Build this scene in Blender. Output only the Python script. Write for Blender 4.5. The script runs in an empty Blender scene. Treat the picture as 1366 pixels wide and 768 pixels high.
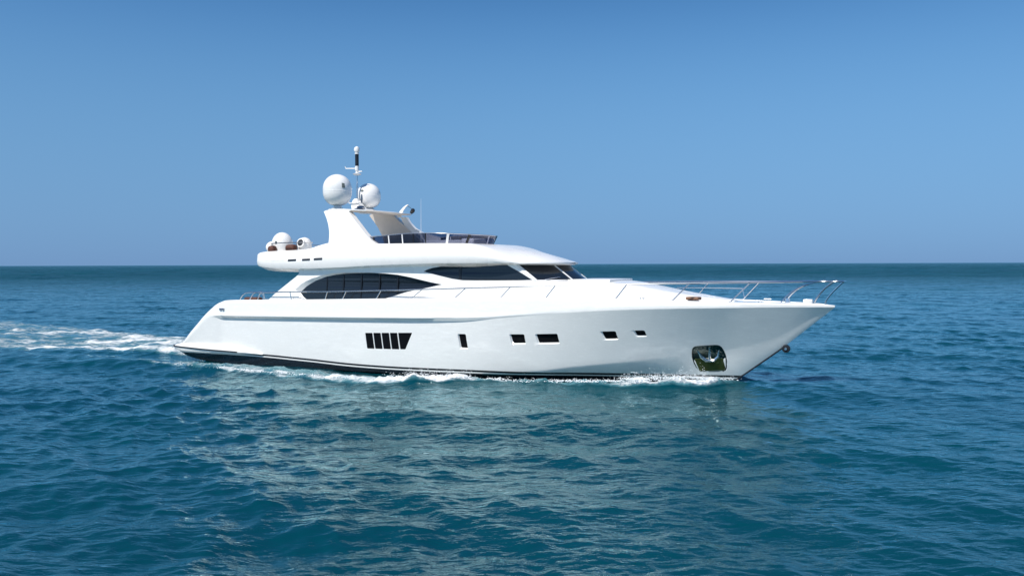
import bpy, bmesh, math, random
import numpy as np
from mathutils import Vector, Matrix
from mathutils.geometry import tessellate_polygon

S = bpy.context.scene
R = math.radians

# ---------------------------------------------------------------- camera
cam = bpy.data.cameras.new("camera"); cam.lens = 28.99; cam.sensor_width = 36
cam.clip_start = 0.1; cam.clip_end = 90000
camo = bpy.data.objects.new("camera", cam); S.collection.objects.link(camo)
CAM_H = 4.9
right = Vector((0.99999457, -0.0000949, -0.0032929)); up = Vector((0.0032943, 0.02880607, 0.99957959)); fwd = Vector((0, 0.99958501, -0.02880622))
camo.matrix_world = Matrix(((right.x, up.x, -fwd.x, 0), (right.y, up.y, -fwd.y, 0), (right.z, up.z, -fwd.z, CAM_H), (0, 0, 0, 1)))
S.camera = camo

# ---------------------------------------------------------------- light
SUN_EL = 54.0
SUN_AZ = (-0.64, -0.77)                      # direction towards the sun, in plan
n_ = math.hypot(*SUN_AZ); SAX, SAY = SUN_AZ[0]/n_, SUN_AZ[1]/n_
sun = bpy.data.lights.new("sun", 'SUN'); sun.energy = 4.4; sun.angle = R(0.53); sun.color = (1, 0.955, 0.89)
suno = bpy.data.objects.new("sun", sun); S.collection.objects.link(suno)
sd = Vector((SAX*math.cos(R(SUN_EL)), SAY*math.cos(R(SUN_EL)), math.sin(R(SUN_EL))))
suno.rotation_euler = sd.to_track_quat('Z', 'Y').to_euler(); suno.location = (0, 0, 60)

W = bpy.data.worlds.new("World"); S.world = W; W.use_nodes = True
wn = W.node_tree.nodes; wl = W.node_tree.links; wn.clear()
sky = wn.new('ShaderNodeTexSky'); sky.sky_type = 'NISHITA'; sky.sun_disc = False
sky.sun_elevation = R(SUN_EL); sky.sun_rotation = math.atan2(SAX, SAY)
sky.altitude = 0; sky.air_density = 1.0; sky.dust_density = 0.3; sky.ozone_density = 3.0
gam = wn.new('ShaderNodeHueSaturation'); gam.inputs['Saturation'].default_value = 1.30; gam.inputs['Value'].default_value = 1.07
bg = wn.new('ShaderNodeBackground'); bg.inputs[1].default_value = 0.086
wo = wn.new('ShaderNodeOutputWorld')
tcw = wn.new('ShaderNodeTexCoord'); 
def wmath(op, a, b=None):
    n = wn.new('ShaderNodeMath'); n.operation = op
    for i, v in enumerate((a, b)):
        if v is None: continue
        if isinstance(v, (int, float)): n.inputs[i].default_value = v
        else: wl.new(v, n.inputs[i])
    return n.outputs[0]
sx_ = wn.new('ShaderNodeSeparateXYZ'); wl.new(tcw.outputs['Generated'], sx_.inputs[0]); cx_ = wn.new('ShaderNodeCombineXYZ')
zp = wmath('MAXIMUM', sx_.outputs['Z'], 0.0)
# clear marine air: the sky model is read a little above its own horizon haze
zz = wmath('ADD', wmath('ADD', 0.14, wmath('MULTIPLY', zp, 0.30)), wmath('MULTIPLY', wmath('POWER', zp, 5.0), 38.0))
wl.new(sx_.outputs['X'], cx_.inputs[0]); wl.new(sx_.outputs['Y'], cx_.inputs[1]); wl.new(zz, cx_.inputs[2]); wl.new(cx_.outputs[0], sky.inputs[0])
hz_f = wmath('MULTIPLY', wmath('POWER', 2.718, wmath('MULTIPLY', zp, -11.0)), 0.78)
hzm = wn.new('ShaderNodeMix'); hzm.data_type = 'RGBA'; wl.new(hz_f, hzm.inputs['Factor']); hzm.inputs['B'].default_value = (2.05, 2.85, 4.40, 1)
wl.new(sky.outputs[0], hzm.inputs['A'])
wl.new(hzm.outputs['Result'], gam.inputs['Color']); wl.new(gam.outputs[0], bg.inputs[0]); wl.new(bg.outputs[0], wo.inputs[0])

S.view_settings.view_transform = 'Standard'; S.view_settings.look = 'None'
S.view_settings.exposure = 0.35; S.view_settings.gamma = 1.0
S.render.engine = 'CYCLES'
S.cycles.max_bounces = 8; S.cycles.transparent_max_bounces = 32; S.cycles.blur_glossy = 0.4; S.cycles.use_denoising = True

# ---------------------------------------------------------------- helpers
TH = R(26)
ORG = Vector((-16.1574, 46.1331, 0.0))
A_ = (math.cos(TH), -math.sin(TH)); P_ = (math.sin(TH), math.cos(TH))

def interp(tab):
    xs = np.array([t[0] for t in tab], float); ys = np.array([t[1] for t in tab], float)
    n = len(xs); d = np.diff(ys)/np.diff(xs); m = np.zeros(n)          # monotone cubic
    m[0] = d[0]; m[-1] = d[-1]
    for i in range(1, n-1):
        m[i] = 0 if d[i-1]*d[i] <= 0 else 2*d[i-1]*d[i]/(d[i-1]+d[i])
    def f(x):
        x = np.clip(x, xs[0], xs[-1]); i = np.clip(np.searchsorted(xs, x)-1, 0, n-2)
        h = xs[i+1]-xs[i]; t = (x-xs[i])/h
        r = ys[i]*(2*t**3-3*t**2+1)+h*m[i]*(t**3-2*t**2+t)+ys[i+1]*(-2*t**3+3*t**2)+h*m[i+1]*(t**3-t**2)
        return float(r) if np.ndim(r) == 0 else r
    return f

def mat(name, col, rough=0.4, metal=0.0, coat=0.0, spec=0.5, var=0.0, vscale=3.0):
    m = bpy.data.materials.new(name); m.use_nodes = True
    b = m.node_tree.nodes['Principled BSDF']; L = m.node_tree.links; N = m.node_tree.nodes
    b.inputs['Base Color'].default_value = (*col, 1); b.inputs['Roughness'].default_value = rough
    b.inputs['Metallic'].default_value = metal; b.inputs['Coat Weight'].default_value = coat
    b.inputs['Specular IOR Level'].default_value = spec; b.inputs['Coat Roughness'].default_value = 0.06
    if var > 0:
        tc = N.new('ShaderNodeTexCoord'); no = N.new('ShaderNodeTexNoise'); no.inputs['Scale'].default_value = vscale
        no.inputs['Detail'].default_value = 6
        rr = N.new('ShaderNodeMapRange'); rr.inputs['From Min'].default_value = 0.3; rr.inputs['From Max'].default_value = 0.7
        rr.inputs['To Min'].default_value = 1-var; rr.inputs['To Max'].default_value = 1.0
        mx = N.new('ShaderNodeMix'); mx.data_type = 'RGBA'; mx.blend_type = 'MULTIPLY'; mx.inputs['Factor'].default_value = 1
        mx.inputs['A'].default_value = (*col, 1)
        L.new(tc.outputs['Object'], no.inputs['Vector']); L.new(no.outputs['Fac'], rr.inputs['Value'])
        L.new(rr.outputs[0], mx.inputs['B']); L.new(mx.outputs['Result'], b.inputs['Base Color'])
        r2 = N.new('ShaderNodeMapRange'); r2.inputs['From Min'].default_value = 0.3; r2.inputs['From Max'].default_value = 0.7
        r2.inputs['To Min'].default_value = rough*0.8; r2.inputs['To Max'].default_value = rough*1.25
        L.new(no.outputs['Fac'], r2.inputs['Value']); L.new(r2.outputs[0], b.inputs['Roughness'])
    return m

def mesh_obj(name, verts, faces, m, parent=None, smooth=30, mi=None):
    me = bpy.data.meshes.new(name); me.from_pydata([tuple(v) for v in verts], [], faces)
    bm = bmesh.new(); bm.from_mesh(me); bmesh.ops.remove_doubles(bm, verts=bm.verts, dist=1e-5)
    bmesh.ops.recalc_face_normals(bm, faces=bm.faces); bm.to_mesh(me); bm.free()
    for mm in (m if isinstance(m, (list, tuple)) else [m]): me.materials.append(mm)
    if mi is not None and len(mi) == len(me.polygons): me.polygons.foreach_set('material_index', mi)
    if smooth:
        me.polygons.foreach_set('use_smooth', [True]*len(me.polygons)); me.set_sharp_from_angle(angle=R(smooth))
    o = bpy.data.objects.new(name, me); S.collection.objects.link(o)
    if parent: o.parent = parent
    return o

def rings(name, secs, m, parent=None, smooth=30, cap=True, closed=True):
    """skin a list of rings with equal counts"""
    n = len(secs[0]); V = [p for s in secs for p in s]; Fc = []
    for i in range(len(secs)-1):
        for j in range(n if closed else n-1):
            k = (j+1) % n
            Fc.append((i*n+j, i*n+k, (i+1)*n+k, (i+1)*n+j))
    if cap:
        Fc.append(tuple(range(n))); Fc.append(tuple((len(secs)-1)*n+j for j in range(n)))
    return mesh_obj(name, V, Fc, m, parent, smooth)

def mirror_ring(half):
    """half: points (x,y<=0,z) from keel centre to deck centre"""
    return half + [(x, -y, z) for (x, y, z) in reversed(half[1:-1])]

def tube_geo(pts, r, n=8, V=None, Fc=None, cap=True):
    V = [] if V is None else V; Fc = [] if Fc is None else Fc
    pts = [Vector(p) for p in pts]; b = len(V); rs = r if isinstance(r, (list, tuple)) else [r]*len(pts)
    prev = None
    for i, p in enumerate(pts):
        t = (pts[min(i+1, len(pts)-1)]-pts[max(i-1, 0)]).normalized()
        if prev is None:
            a = Vector((0, 0, 1)) if abs(t.z) < 0.9 else Vector((0, 1, 0))
            u = t.cross(a).normalized()
        else:
            u = (prev-t*prev.dot(t)).normalized()
        prev = u; w = t.cross(u)
        for k in range(n):
            an = 2*math.pi*k/n; V.append(p+(u*math.cos(an)+w*math.sin(an))*rs[i])
    for i in range(len(pts)-1):
        for k in range(n):
            q = (k+1) % n; Fc.append((b+i*n+k, b+i*n+q, b+(i+1)*n+q, b+(i+1)*n+k))
    if cap:
        Fc.append(tuple(b+k for k in range(n))); Fc.append(tuple(b+(len(pts)-1)*n+k for k in range(n)))
    return V, Fc

def spline(pts, sub=8):
    P = [Vector(p) for p in pts]; out = []
    for i in range(len(P)-1):
        p0 = P[max(i-1, 0)]; p1 = P[i]; p2 = P[i+1]; p3 = P[min(i+2, len(P)-1)]
        for k in range(sub):
            t = k/sub
            out.append(0.5*((2*p1)+(-p0+p2)*t+(2*p0-5*p1+4*p2-p3)*t*t+(-p0+3*p1-3*p2+p3)*t**3))
    out.append(P[-1]); return out

def tube(name, pts, r, m, parent, n=8, sub=0):
    if sub: pts = spline(pts, sub)
    V, Fc = tube_geo(pts, r, n); return mesh_obj(name, V, Fc, m, parent, 40)

def lathe(name, prof, m, parent, loc=(0, 0, 0), seg=32, tilt=None, smooth=30):
    V = []; Fc = []; n = len(prof)
    for k in range(seg):
        a = 2*math.pi*k/seg
        for (r, z) in prof: V.append(Vector((max(r, 1e-4)*math.cos(a), max(r, 1e-4)*math.sin(a), z)))
    for k in range(seg):
        q = (k+1) % seg
        for i in range(n-1): Fc.append((k*n+i, q*n+i, q*n+i+1, k*n+i+1))
    Fc.append(tuple(k*n for k in range(seg))); Fc.append(tuple(k*n+n-1 for k in range(seg)))
    if tilt: V = [tilt @ v for v in V]
    V = [v+Vector(loc) for v in V]
    return mesh_obj(name, V, Fc, m, parent, smooth)

def box_geo(c, s, V, Fc):
    b = len(V)
    for dx in (-1, 1):
        for dy in (-1, 1):
            for dz in (-1, 1): V.append(Vector((c[0]+dx*s[0]/2, c[1]+dy*s[1]/2, c[2]+dz*s[2]/2)))
    for f in ((0, 1, 3, 2), (4, 6, 7, 5), (0, 4, 5, 1), (2, 3, 7, 6), (0, 2, 6, 4), (1, 5, 7, 3)): Fc.append(tuple(b+i for i in f))

def bevel_box(name, c, s, r, m, parent, seg=3, rotz=0):
    V = []; Fc = []; box_geo((0, 0, 0), s, V, Fc)
    me = bpy.data.meshes.new(name); me.from_pydata(V, [], Fc); bm = bmesh.new(); bm.from_mesh(me)
    bmesh.ops.bevel(bm, geom=bm.edges[:], offset=r, segments=seg, profile=0.5, affect='EDGES'); bmesh.ops.recalc_face_normals(bm, faces=bm.faces)
    bmesh.ops.rotate(bm, cent=(0, 0, 0), matrix=Matrix.Rotation(rotz, 3, 'Z'), verts=bm.verts)
    bmesh.ops.translate(bm, vec=c, verts=bm.verts); bm.to_mesh(me); bm.free(); me.materials.append(m)
    me.polygons.foreach_set('use_smooth', [True]*len(me.polygons)); me.set_sharp_from_angle(angle=R(40))
    o = bpy.data.objects.new(name, me); S.collection.objects.link(o)
    if parent: o.parent = parent
    return o

def prism_geo(inner, outer, V, Fc):
    """closed solid between two polygons with equal counts"""
    b = len(V); n = len(inner); V += [Vector(p) for p in inner]+[Vector(p) for p in outer]
    for t in tessellate_polygon([[Vector(p) for p in inner]]): Fc.append(tuple(b+i for i in t))
    for t in tessellate_polygon([[Vector(p) for p in outer]]): Fc.append(tuple(b+n+i for i in reversed(t)))
    for j in range(n):
        k = (j+1) % n; Fc.append((b+j, b+k, b+n+k, b+n+j))

def subtract(o, V, Fc, smooth=30):
    c = mesh_obj("cutter", V, Fc, o.data.materials[0], o.parent, 0)
    bpy.context.view_layer.update()
    md = o.modifiers.new("b", 'BOOLEAN'); md.operation = 'DIFFERENCE'; md.object = c; md.solver = 'EXACT'
    dg = bpy.context.evaluated_depsgraph_get(); dg.update()
    me = bpy.data.meshes.new_from_object(o.evaluated_get(dg)); o.modifiers.clear(); o.data = me
    bpy.data.objects.remove(c)
    me.polygons.foreach_set('use_smooth', [True]*len(me.polygons)); me.set_sharp_from_angle(angle=R(smooth))

def roundpoly(pts, r, seg=4):
    out = []; n = len(pts)
    for i in range(n):
        p = Vector(pts[i]); a = Vector(pts[i-1]); b = Vector(pts[(i+1) % n])
        da = (a-p); db = (b-p); ra = min(r, da.length*0.45); rb = min(r, db.length*0.45)
        p0 = p+da.normalized()*ra; p1 = p+db.normalized()*rb
        for k in range(seg+1):
            t = k/seg; q = p0*(1-t)**2+p*2*t*(1-t)+p1*t*t; out.append((q.x, q.y))
    return out

# ---------------------------------------------------------------- materials
white = mat("white_gelcoat", (0.82, 0.81, 0.785), 0.28, coat=0.35, var=0.03, vscale=1.3)
steel = mat("polished_steel", (0.78, 0.78, 0.78), 0.24, metal=1.0)
dsteel = mat("dull_steel", (0.35, 0.35, 0.36), 0.3, metal=1.0)
black = mat("black_rubber", (0.012, 0.012, 0.014), 0.35)
dark = mat("dark_recess", (0.02, 0.02, 0.022), 0.5)
glass = mat("dark_window_glass", (0.010, 0.014, 0.020), 0.04, spec=0.55)
portm = mat("dark_porthole_glass", (0.006, 0.006, 0.007), 0.12, spec=0.12)
tan = mat("tan_headliner_leg_shade", (0.66, 0.59, 0.52), 0.75, var=0.08, vscale=6)
brown = mat("brown_upholstery", (0.10, 0.035, 0.022), 0.7, var=0.3, vscale=9)
teak = mat("teak_brown", (0.23, 0.12, 0.07), 0.6, var=0.3, vscale=12)
grey = mat("grey_nonskid", (0.55, 0.56, 0.57), 0.7, var=0.08, vscale=10)

def tinted():
    m = bpy.data.materials.new("tinted_screen"); m.use_nodes = True; N = m.node_tree.nodes; L = m.node_tree.links; N.clear()
    o = N.new('ShaderNodeOutputMaterial'); t = N.new('ShaderNodeBsdfTransparent'); t.inputs[0].default_value = (0.44, 0.46, 0.55, 1)
    g = N.new('ShaderNodeBsdfGlossy'); g.inputs['Roughness'].default_value = 0.03
    lw = N.new('ShaderNodeLayerWeight'); pw = N.new('ShaderNodeMath'); pw.operation = 'POWER'; pw.inputs[1].default_value = 4.0
    ma = N.new('ShaderNodeMath'); ma.operation = 'MULTIPLY_ADD'; ma.inputs[1].default_value = 0.55; ma.inputs[2].default_value = 0.04; mx = N.new('ShaderNodeMixShader')
    L.new(lw.outputs['Facing'], pw.inputs[0]); L.new(pw.outputs[0], ma.inputs[0]); L.new(ma.outputs[0], mx.inputs[0]); L.new(t.outputs[0], mx.inputs[1]); L.new(g.outputs[0], mx.inputs[2]); L.new(mx.outputs[0], o.inputs[0])
    return m
tint = tinted()

# boot stripe height over x, shared with the hull material
BOOT = [(-2, 0.33), (5, 0.35), (8, 0.27), (12.4, 0.13), (18, 0.18), (34, 0.22)]
def hull_mat():
    m = bpy.data.materials.new("hull_paint"); m.use_nodes = True; N = m.node_tree.nodes; L = m.node_tree.links
    b = N['Principled BSDF']; b.inputs['Roughness'].default_value = 0.2; b.inputs['Coat Weight'].default_value = 1.0
    b.inputs['Coat Roughness'].default_value = 0.025
    tc = N.new('ShaderNodeTexCoord'); sp = N.new('ShaderNodeSeparateXYZ'); L.new(tc.outputs['Object'], sp.inputs[0])
    mr = N.new('ShaderNodeMapRange'); mr.inputs['From Min'].default_value = -2; mr.inputs['From Max'].default_value = 34
    L.new(sp.outputs['X'], mr.inputs['Value'])
    fc = N.new('ShaderNodeFloatCurve'); cv = fc.mapping.curves[0]
    P = [((x+2)/36, z) for x, z in BOOT]
    cv.points[0].location = P[0]; cv.points[1].location = P[-1]
    for p in P[1:-1]: cv.points.new(*p)
    fc.mapping.update(); L.new(mr.outputs[0], fc.inputs['Value'])
    d = N.new('ShaderNodeMath'); d.operation = 'SUBTRACT'; L.new(sp.outputs['Z'], d.inputs[0]); L.new(fc.outputs[0], d.inputs[1])
    # d: 0 = lower edge of the upper black line
    ramp = N.new('ShaderNodeValToRGB'); r2 = N.new('ShaderNodeMapRange')
    r2.inputs['From Min'].default_value = -0.2; r2.inputs['From Max'].default_value = 0.3; L.new(d.outputs[0], r2.inputs['Value'])
    L.new(r2.outputs[0], ramp.inputs[0]); cr = ramp.color_ramp; cr.interpolation = 'CONSTANT'
    K = (0.010, 0.010, 0.013, 1); Wt = (0.82, 0.815, 0.79, 1)
    cr.elements[0].position = 0; cr.elements[0].color = K
    cr.elements[1].position = 0.30; cr.elements[1].color = Wt
    e = cr.elements.new(0.42); e.color = K
    e = cr.elements.new(0.60); e.color = Wt
    # light rippling off the water, put into colour and gloss as faint streaks
    mp = N.new('ShaderNodeMapping'); mp.inputs['Scale'].default_value = (1.1, 1, 6); mp.inputs['Rotation'].default_value = (0, R(-24), 0)
    L.new(tc.outputs['Object'], mp.inputs[0])
    no = N.new('ShaderNodeTexNoise'); no.inputs['Scale'].default_value = 2.2; no.inputs['Detail'].default_value = 8; no.inputs['Distortion'].default_value = 1.2
    L.new(mp.outputs[0], no.inputs['Vector'])
    r3 = N.new('ShaderNodeMapRange'); r3.inputs['From Min'].default_value = 0.35; r3.inputs['From Max'].default_value = 0.65
    r3.inputs['To Min'].default_value = 0.90; r3.inputs['To Max'].default_value = 1.0; L.new(no.outputs['Fac'], r3.inputs['Value'])
    mx = N.new('ShaderNodeMix'); mx.data_type = 'RGBA'; mx.blend_type = 'MULTIPLY'; mx.inputs['Factor'].default_value = 1
    L.new(ramp.outputs[0], mx.inputs['A']); L.new(r3.outputs[0], mx.inputs['B']); L.new(mx.outputs['Result'], b.inputs['Base Color'])
    r4 = N.new('ShaderNodeMapRange'); r4.inputs['From Min'].default_value = 0.35; r4.inputs['From Max'].default_value = 0.65
    r4.inputs['To Min'].default_value = 0.34; r4.inputs['To Max'].default_value = 0.16; L.new(no.outputs['Fac'], r4.inputs['Value'])
    L.new(r4.outputs[0], b.inputs['Roughness'])
    # very slight unevenness of the moulded skin
    n2 = N.new('ShaderNodeTexNoise'); n2.inputs['Scale'].default_value = 0.9; n2.inputs['Detail'].default_value = 2; L.new(tc.outputs['Object'], n2.inputs['Vector'])
    bp = N.new('ShaderNodeBump'); bp.inputs['Strength'].default_value = 0.25; bp.inputs['Distance'].default_value = 0.03
    L.new(n2.outputs['Fac'], bp.inputs['Height']); L.new(bp.outputs[0], b.inputs['Normal']); L.new(bp.outputs[0], b.inputs['Coat Normal'])
    return m
hullm = hull_mat()

# ================================================================ WATER
def hull_hb(x):      # half-breadth at the waterline
    return np.interp(x, [-1, 0, 10, 17, 20, 23, 26, 28], [2.6, 2.75, 2.9, 2.85, 2.6, 1.95, 0.95, 0.0])
def outer_edge(x):   # outer edge of the foam thrown out from the bow
    return np.interp(x, [-60, -10, 0.8, 6.2, 10.2, 12.6, 15.4, 16.4, 17.7, 19.1, 20.6, 23.5, 25.3, 27.4, 28.6], [9, 6.4, 5.8, 6.3, 6.6, 6.8, 6.6, 6.0, 5.1, 4.1, 3.7, 3.0, 2.6, 1.75, 0.5])
def sstep(a, b, x):
    t = np.clip((x-a)/(b-a), 0, 1); return t*t*(3-2*t)
def gauss(x, s): return np.exp(-(x/s)**2)

def boat_wave(lx, ly):
    ay = np.abs(ly); oe = outer_edge(lx); h = np.zeros_like(lx)
    # crest along the foam edge
    amp = np.interp(lx, [-30, -12, 0, 8, 14, 17, 20, 24, 26.5, 28, 29.2], [0.0, .12, .20, .18, .20, .32, .12, .18, .36, .24, 0])
    wd = np.interp(lx, [-30, 0, 14, 20, 28], [2.0, 1.1, 0.8, 0.45, 0.35])
    h += amp*np.exp(-((ay-oe+wd*0.4)/wd)**2)
    # trough beside the hull
    tr = np.interp(lx, [-7, -2, 4, 9, 15, 18, 21, 24, 27], [0, .10, .12, .15, .20, .24, .18, .12, 0])
    h -= tr*np.exp(-((ay-hull_hb(lx)-.2)/np.interp(lx, [0, 14, 20, 26], [1.7, 1.6, .8, .5]))**2)
    tr2 = np.interp(lx, [-18, -8, 0, 12], [0, .10, .12, 0]); h -= tr2*np.exp(-((ay-8.6)/1.3)**2)
    # water piling up behind the transom
    h += np.interp(lx, [-60, -30, -14, -6, -2.5, -1], [0, .10, .22, .34, .10, 0])*np.exp(-((ly-0.5-np.clip(-lx, 0, 60)*0.13)/(2.6+np.clip(-lx, 0, 60)*.12))**2)
    return h

def foam_density(lx, ly):
    ay = np.abs(ly); oe = outer_edge(lx); hb = hull_hb(lx)
    D = np.zeros_like(lx)
    e = ay-oe                                        # <0 inside
    rng = (lx > -14) & (lx < 28.7)
    edge = np.interp(lx, [-14, -9, -2, 1, 4, 7, 9, 12, 14.5, 17, 18.2, 20, 22, 24, 26, 27.5, 28.7], [0.12, .40, .42, .66, .84, .74, .78, .92, 1.1, 1.25, .90, .74, .84, .98, 1.3, 1.15, .1])
    ew = np.interp(lx, [-14, 2, 8, 13, 17, 19, 23, 25, 28], [.22, .5, .8, .9, .85, .34, .36, .55, .5])
    D = np.maximum(D, edge*np.where(e < 0, np.exp(-(e/ew)**2), np.exp(-(e/(ew*.28))**2))*rng)
    inner = np.interp(lx, [-4, 1, 4, 8, 12, 15, 17, 18.5, 24, 26.5, 28], [0, .42, .68, .70, .66, .60, .62, .25, .2, .72, .5])
    D = np.maximum(D, inner*sstep(hb+np.interp(lx, [0, 6, 16, 18], [1.5, .9, .7, 0]), hb+np.interp(lx, [0, 6, 16, 18], [2.4, 1.6, 1.4, .1]), ay)*sstep(0.35, -0.35, e)*rng)
    # thin line peeling from the stern corner
    ln = np.interp(lx, [-4, -1, 3, 8], [0, .5, .6, 0]); lc = np.interp(lx, [-4, 0, 8], [3.0, 3.6, 5.2])
    D = np.maximum(D, ln*gauss(ay-lc, .16))
    # wake behind the transom
    L = np.clip(-lx-0.6, 0, 400); near = -(1.8+0.15*L); far = 2.6+0.25*L
    inside = sstep(near-.3-.01*L, near+.5, ly)*sstep(far+.8+.02*L, far-1.0, ly)*(lx < -0.6)
    fade = np.interp(L, [0, 4, 14, 40, 90, 200], [1.0, .86, .76, .68, .46, .0])
    mid = 0.92+0.10*np.maximum(gauss(ly-near-1.2, 1.2+.02*L), gauss(ly-far+2.0, 1.6+.02*L))
    D = np.maximum(D, inside*fade*np.clip(mid, 0, 1.05))
    return D

def build_water():
    rng = np.random.default_rng(11)
    th = [0.0]; a = 0.0
    fine = R(0.13)
    pos = [0]; a = 0
    while a < R(38): a += fine; pos.append(a)
    step = fine
    while a < R(178):
        step = min(step*1.12, R(3)); a += step; pos.append(min(a, math.pi-0.01))
    pos = np.array(pos); th = np.concatenate([-pos[:0:-1], pos])
    rs = [1.5]
    while rs[-1] < 60000:
        r = rs[-1]; k = 0.02 if r < 9 else (0.0030 if r < 75 else (0.0030+0.0035*min(1, math.log(r/75)/2) if r < 1200 else 0.0065+.03*min(1, math.log(r/1200))))
        rs.append(r*(1+k))
    rs = np.array(rs); nr, nt = len(rs), len(th)
    RR, TT = np.meshgrid(rs, th, indexing='ij')
    X = RR*np.sin(TT); Y = RR*np.cos(TT)
    dth = np.gradient(th); dr = np.gradient(rs)
    cell = np.maximum(dr[:, None], RR*dth[None, :])
    Z = np.zeros_like(X); DX = np.zeros_like(X); DY = np.zeros_like(X)
    # patches of calmer and rougher water (gusts)
    gx = 1+0.30*np.sin(X*0.11+Y*0.06+1.0)+0.22*np.sin(X*-0.05+Y*0.17+2.2)+.15*np.sin(X*.31+Y*.21)
    nw = 108
    lam = np.exp(np.linspace(math.log(0.15), math.log(17), nw))*(1+0.04*rng.standard_normal(nw))
    wind = R(-112)       # travel direction of the waves in plan
    for l in lam:
        spread = R(38) if l > 3 else R(56)
        d = wind+rng.standard_normal()*spread; k = 2*math.pi/l
        s = (0.027 if l < 1.6 else 0.020 if l < 3 else 0.0145)*(1.0 if l < 5 else (5/l)**0.75)*(0.80 if l < 0.9 else 1)*(0.7+0.6*rng.random())
        amp = s/k; ph = rng.random()*6.283
        att = np.clip((l/cell-2.0)/1.6, 0, 1)
        if not att.any(): continue
        A = att*amp*(gx if l < 3 else 1)
        p = k*(X*math.cos(d)+Y*math.sin(d))+ph
        Z += A*np.cos(p); q = 0.85
        sn = np.sin(p)*A*q; DX -= sn*math.cos(d)*1.0; DY -= sn*math.sin(d)*1.0
    far_w = sstep(140, 700, RR)
    for l in np.exp(np.linspace(math.log(9), math.log(60), 18)):
        d = wind+rng.standard_normal()*R(45); k = 2*math.pi/l; att = np.clip((l/cell-2.0)/1.6, 0, 1)
        Z += far_w*att*0.034/k*np.cos(k*(X*math.cos(d)+Y*math.sin(d))+rng.random()*6.283)
    unres = np.clip((cell-0.2)/2.0, 0, 1)
    lx = (X-ORG.x)*A_[0]+(Y-ORG.y)*A_[1]; ly = (X-ORG.x)*P_[0]+(Y-ORG.y)*P_[1]
    ay = np.abs(ly)
    calm = 1-0.55*np.exp(-np.clip(ay-hull_hb(lx), 0, 99)/1.2)*((lx > -3) & (lx < 29))
    Z *= calm
    D = foam_density(lx, ly)
    near = (np.abs(lx) < 70) & (ay < 25)
    Z += np.where(near, boat_wave(lx, ly), 0)
    # lumpy foam
    att = np.clip((0.5/cell-2)/2, 0, 1)
    lump = np.zeros_like(X)
    for i in range(16):
        l = 0.28*1.16**i; d = rng.random()*6.283; k = 2*math.pi/l
        lump += np.sin(k*(lx*math.cos(d)*0.75+ly*math.sin(d))+rng.random()*6.28)*l**0.7
    Z += np.abs(lump)*0.035*sstep(.45, 1.0, D)*att+0.02*sstep(.5, 1, D)*att*np.sin(lump*3)
    X = X+DX; Y = Y+DY
    # hold the waterline of the hull: no displaced vertex issues, the hull simply cuts the sheet
    V = np.stack([X.ravel(), Y.ravel(), Z.ravel()], 1).astype(np.float32)
    V = np.vstack([V, [[0, 0, 0]]]).astype(np.float32)
    i = np.arange(nr-1)[:, None]; j = np.arange(nt-1)[None, :]
    q = np.stack([i*nt+j, i*nt+j+1, (i+1)*nt+j+1, (i+1)*nt+j], -1).reshape(-1, 4)
    # close the seam behind the camera
    i1 = np.arange(nr-1); qs = np.stack([i1*nt+nt-1, i1*nt, (i1+1)*nt, (i1+1)*nt+nt-1], -1)
    q = np.vstack([q, qs])
    c = nr*nt; jj = np.arange(nt); tri = np.stack([np.full(nt, c), jj, (jj+1) % nt][::-1], -1)
    me = bpy.data.meshes.new("water"); nv = len(V)
    loops = np.concatenate([q.ravel(), tri.ravel()]).astype(np.int32)
    starts = np.concatenate([np.arange(len(q))*4, len(q)*4+np.arange(nt)*3]).astype(np.int32)
    me.vertices.add(nv); me.vertices.foreach_set('co', V.ravel())
    me.loops.add(len(loops)); me.loops.foreach_set('vertex_index', loops)
    me.polygons.add(len(starts)); me.polygons.foreach_set('loop_start', starts)
    me.update(calc_edges=True)
    me.polygons.foreach_set('use_smooth', np.ones(len(starts), bool))
    at = me.attributes.new('foam', 'FLOAT', 'POINT')
    at.data.foreach_set('value', np.append(D.ravel(), 0).astype(np.float32))
    a2 = me.attributes.new('ripple', 'FLOAT', 'POINT'); a2.data.foreach_set('value', np.append(unres.ravel(), 0).astype(np.float32))
    o = bpy.data.objects.new("water", me); S.collection.objects.link(o); o['kind'] = 'structure'
    o['label'] = "deep teal blue open sea with small wind waves reaching the horizon"
    m = bpy.data.materials.new("sea_water"); m.use_nodes = True; N = m.node_tree.nodes; L = m.node_tree.links
    b = N['Principled BSDF']; b.inputs['Roughness'].default_value = 0.03; b.inputs['Specular IOR Level'].default_value = 0.0
    geo = N.new('ShaderNodeNewGeometry')
    # turbid water: body colour varies in broad soft patches
    nb = N.new('ShaderNodeTexNoise'); nb.inputs['Scale'].default_value = 0.05; nb.inputs['Detail'].default_value = 3; L.new(geo.outputs['Position'], nb.inputs['Vector'])
    rb = N.new('ShaderNodeValToRGB'); L.new(nb.outputs['Fac'], rb.inputs[0])
    rb.color_ramp.elements[0].position = 0.35; rb.color_ramp.elements[0].color = (0.0001, 0.032, 0.048, 1)
    rb.color_ramp.elements[1].position = 0.65; rb.color_ramp.elements[1].color = (0.0001, 0.042, 0.056, 1)
    # aerated water round the foam
    fa = N.new('ShaderNodeAttribute'); fa.attribute_name = 'foam'
    mp = N.new('ShaderNodeMapping'); mp.inputs['Rotation'].default_value = (0, 0, TH); mp.inputs['Scale'].default_value = (0.30, 1, 1)
    vt = N.new('ShaderNodeVectorMath'); vt.operation = 'MULTIPLY'
    L.new(geo.outputs['Position'], mp.inputs[0])
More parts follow.
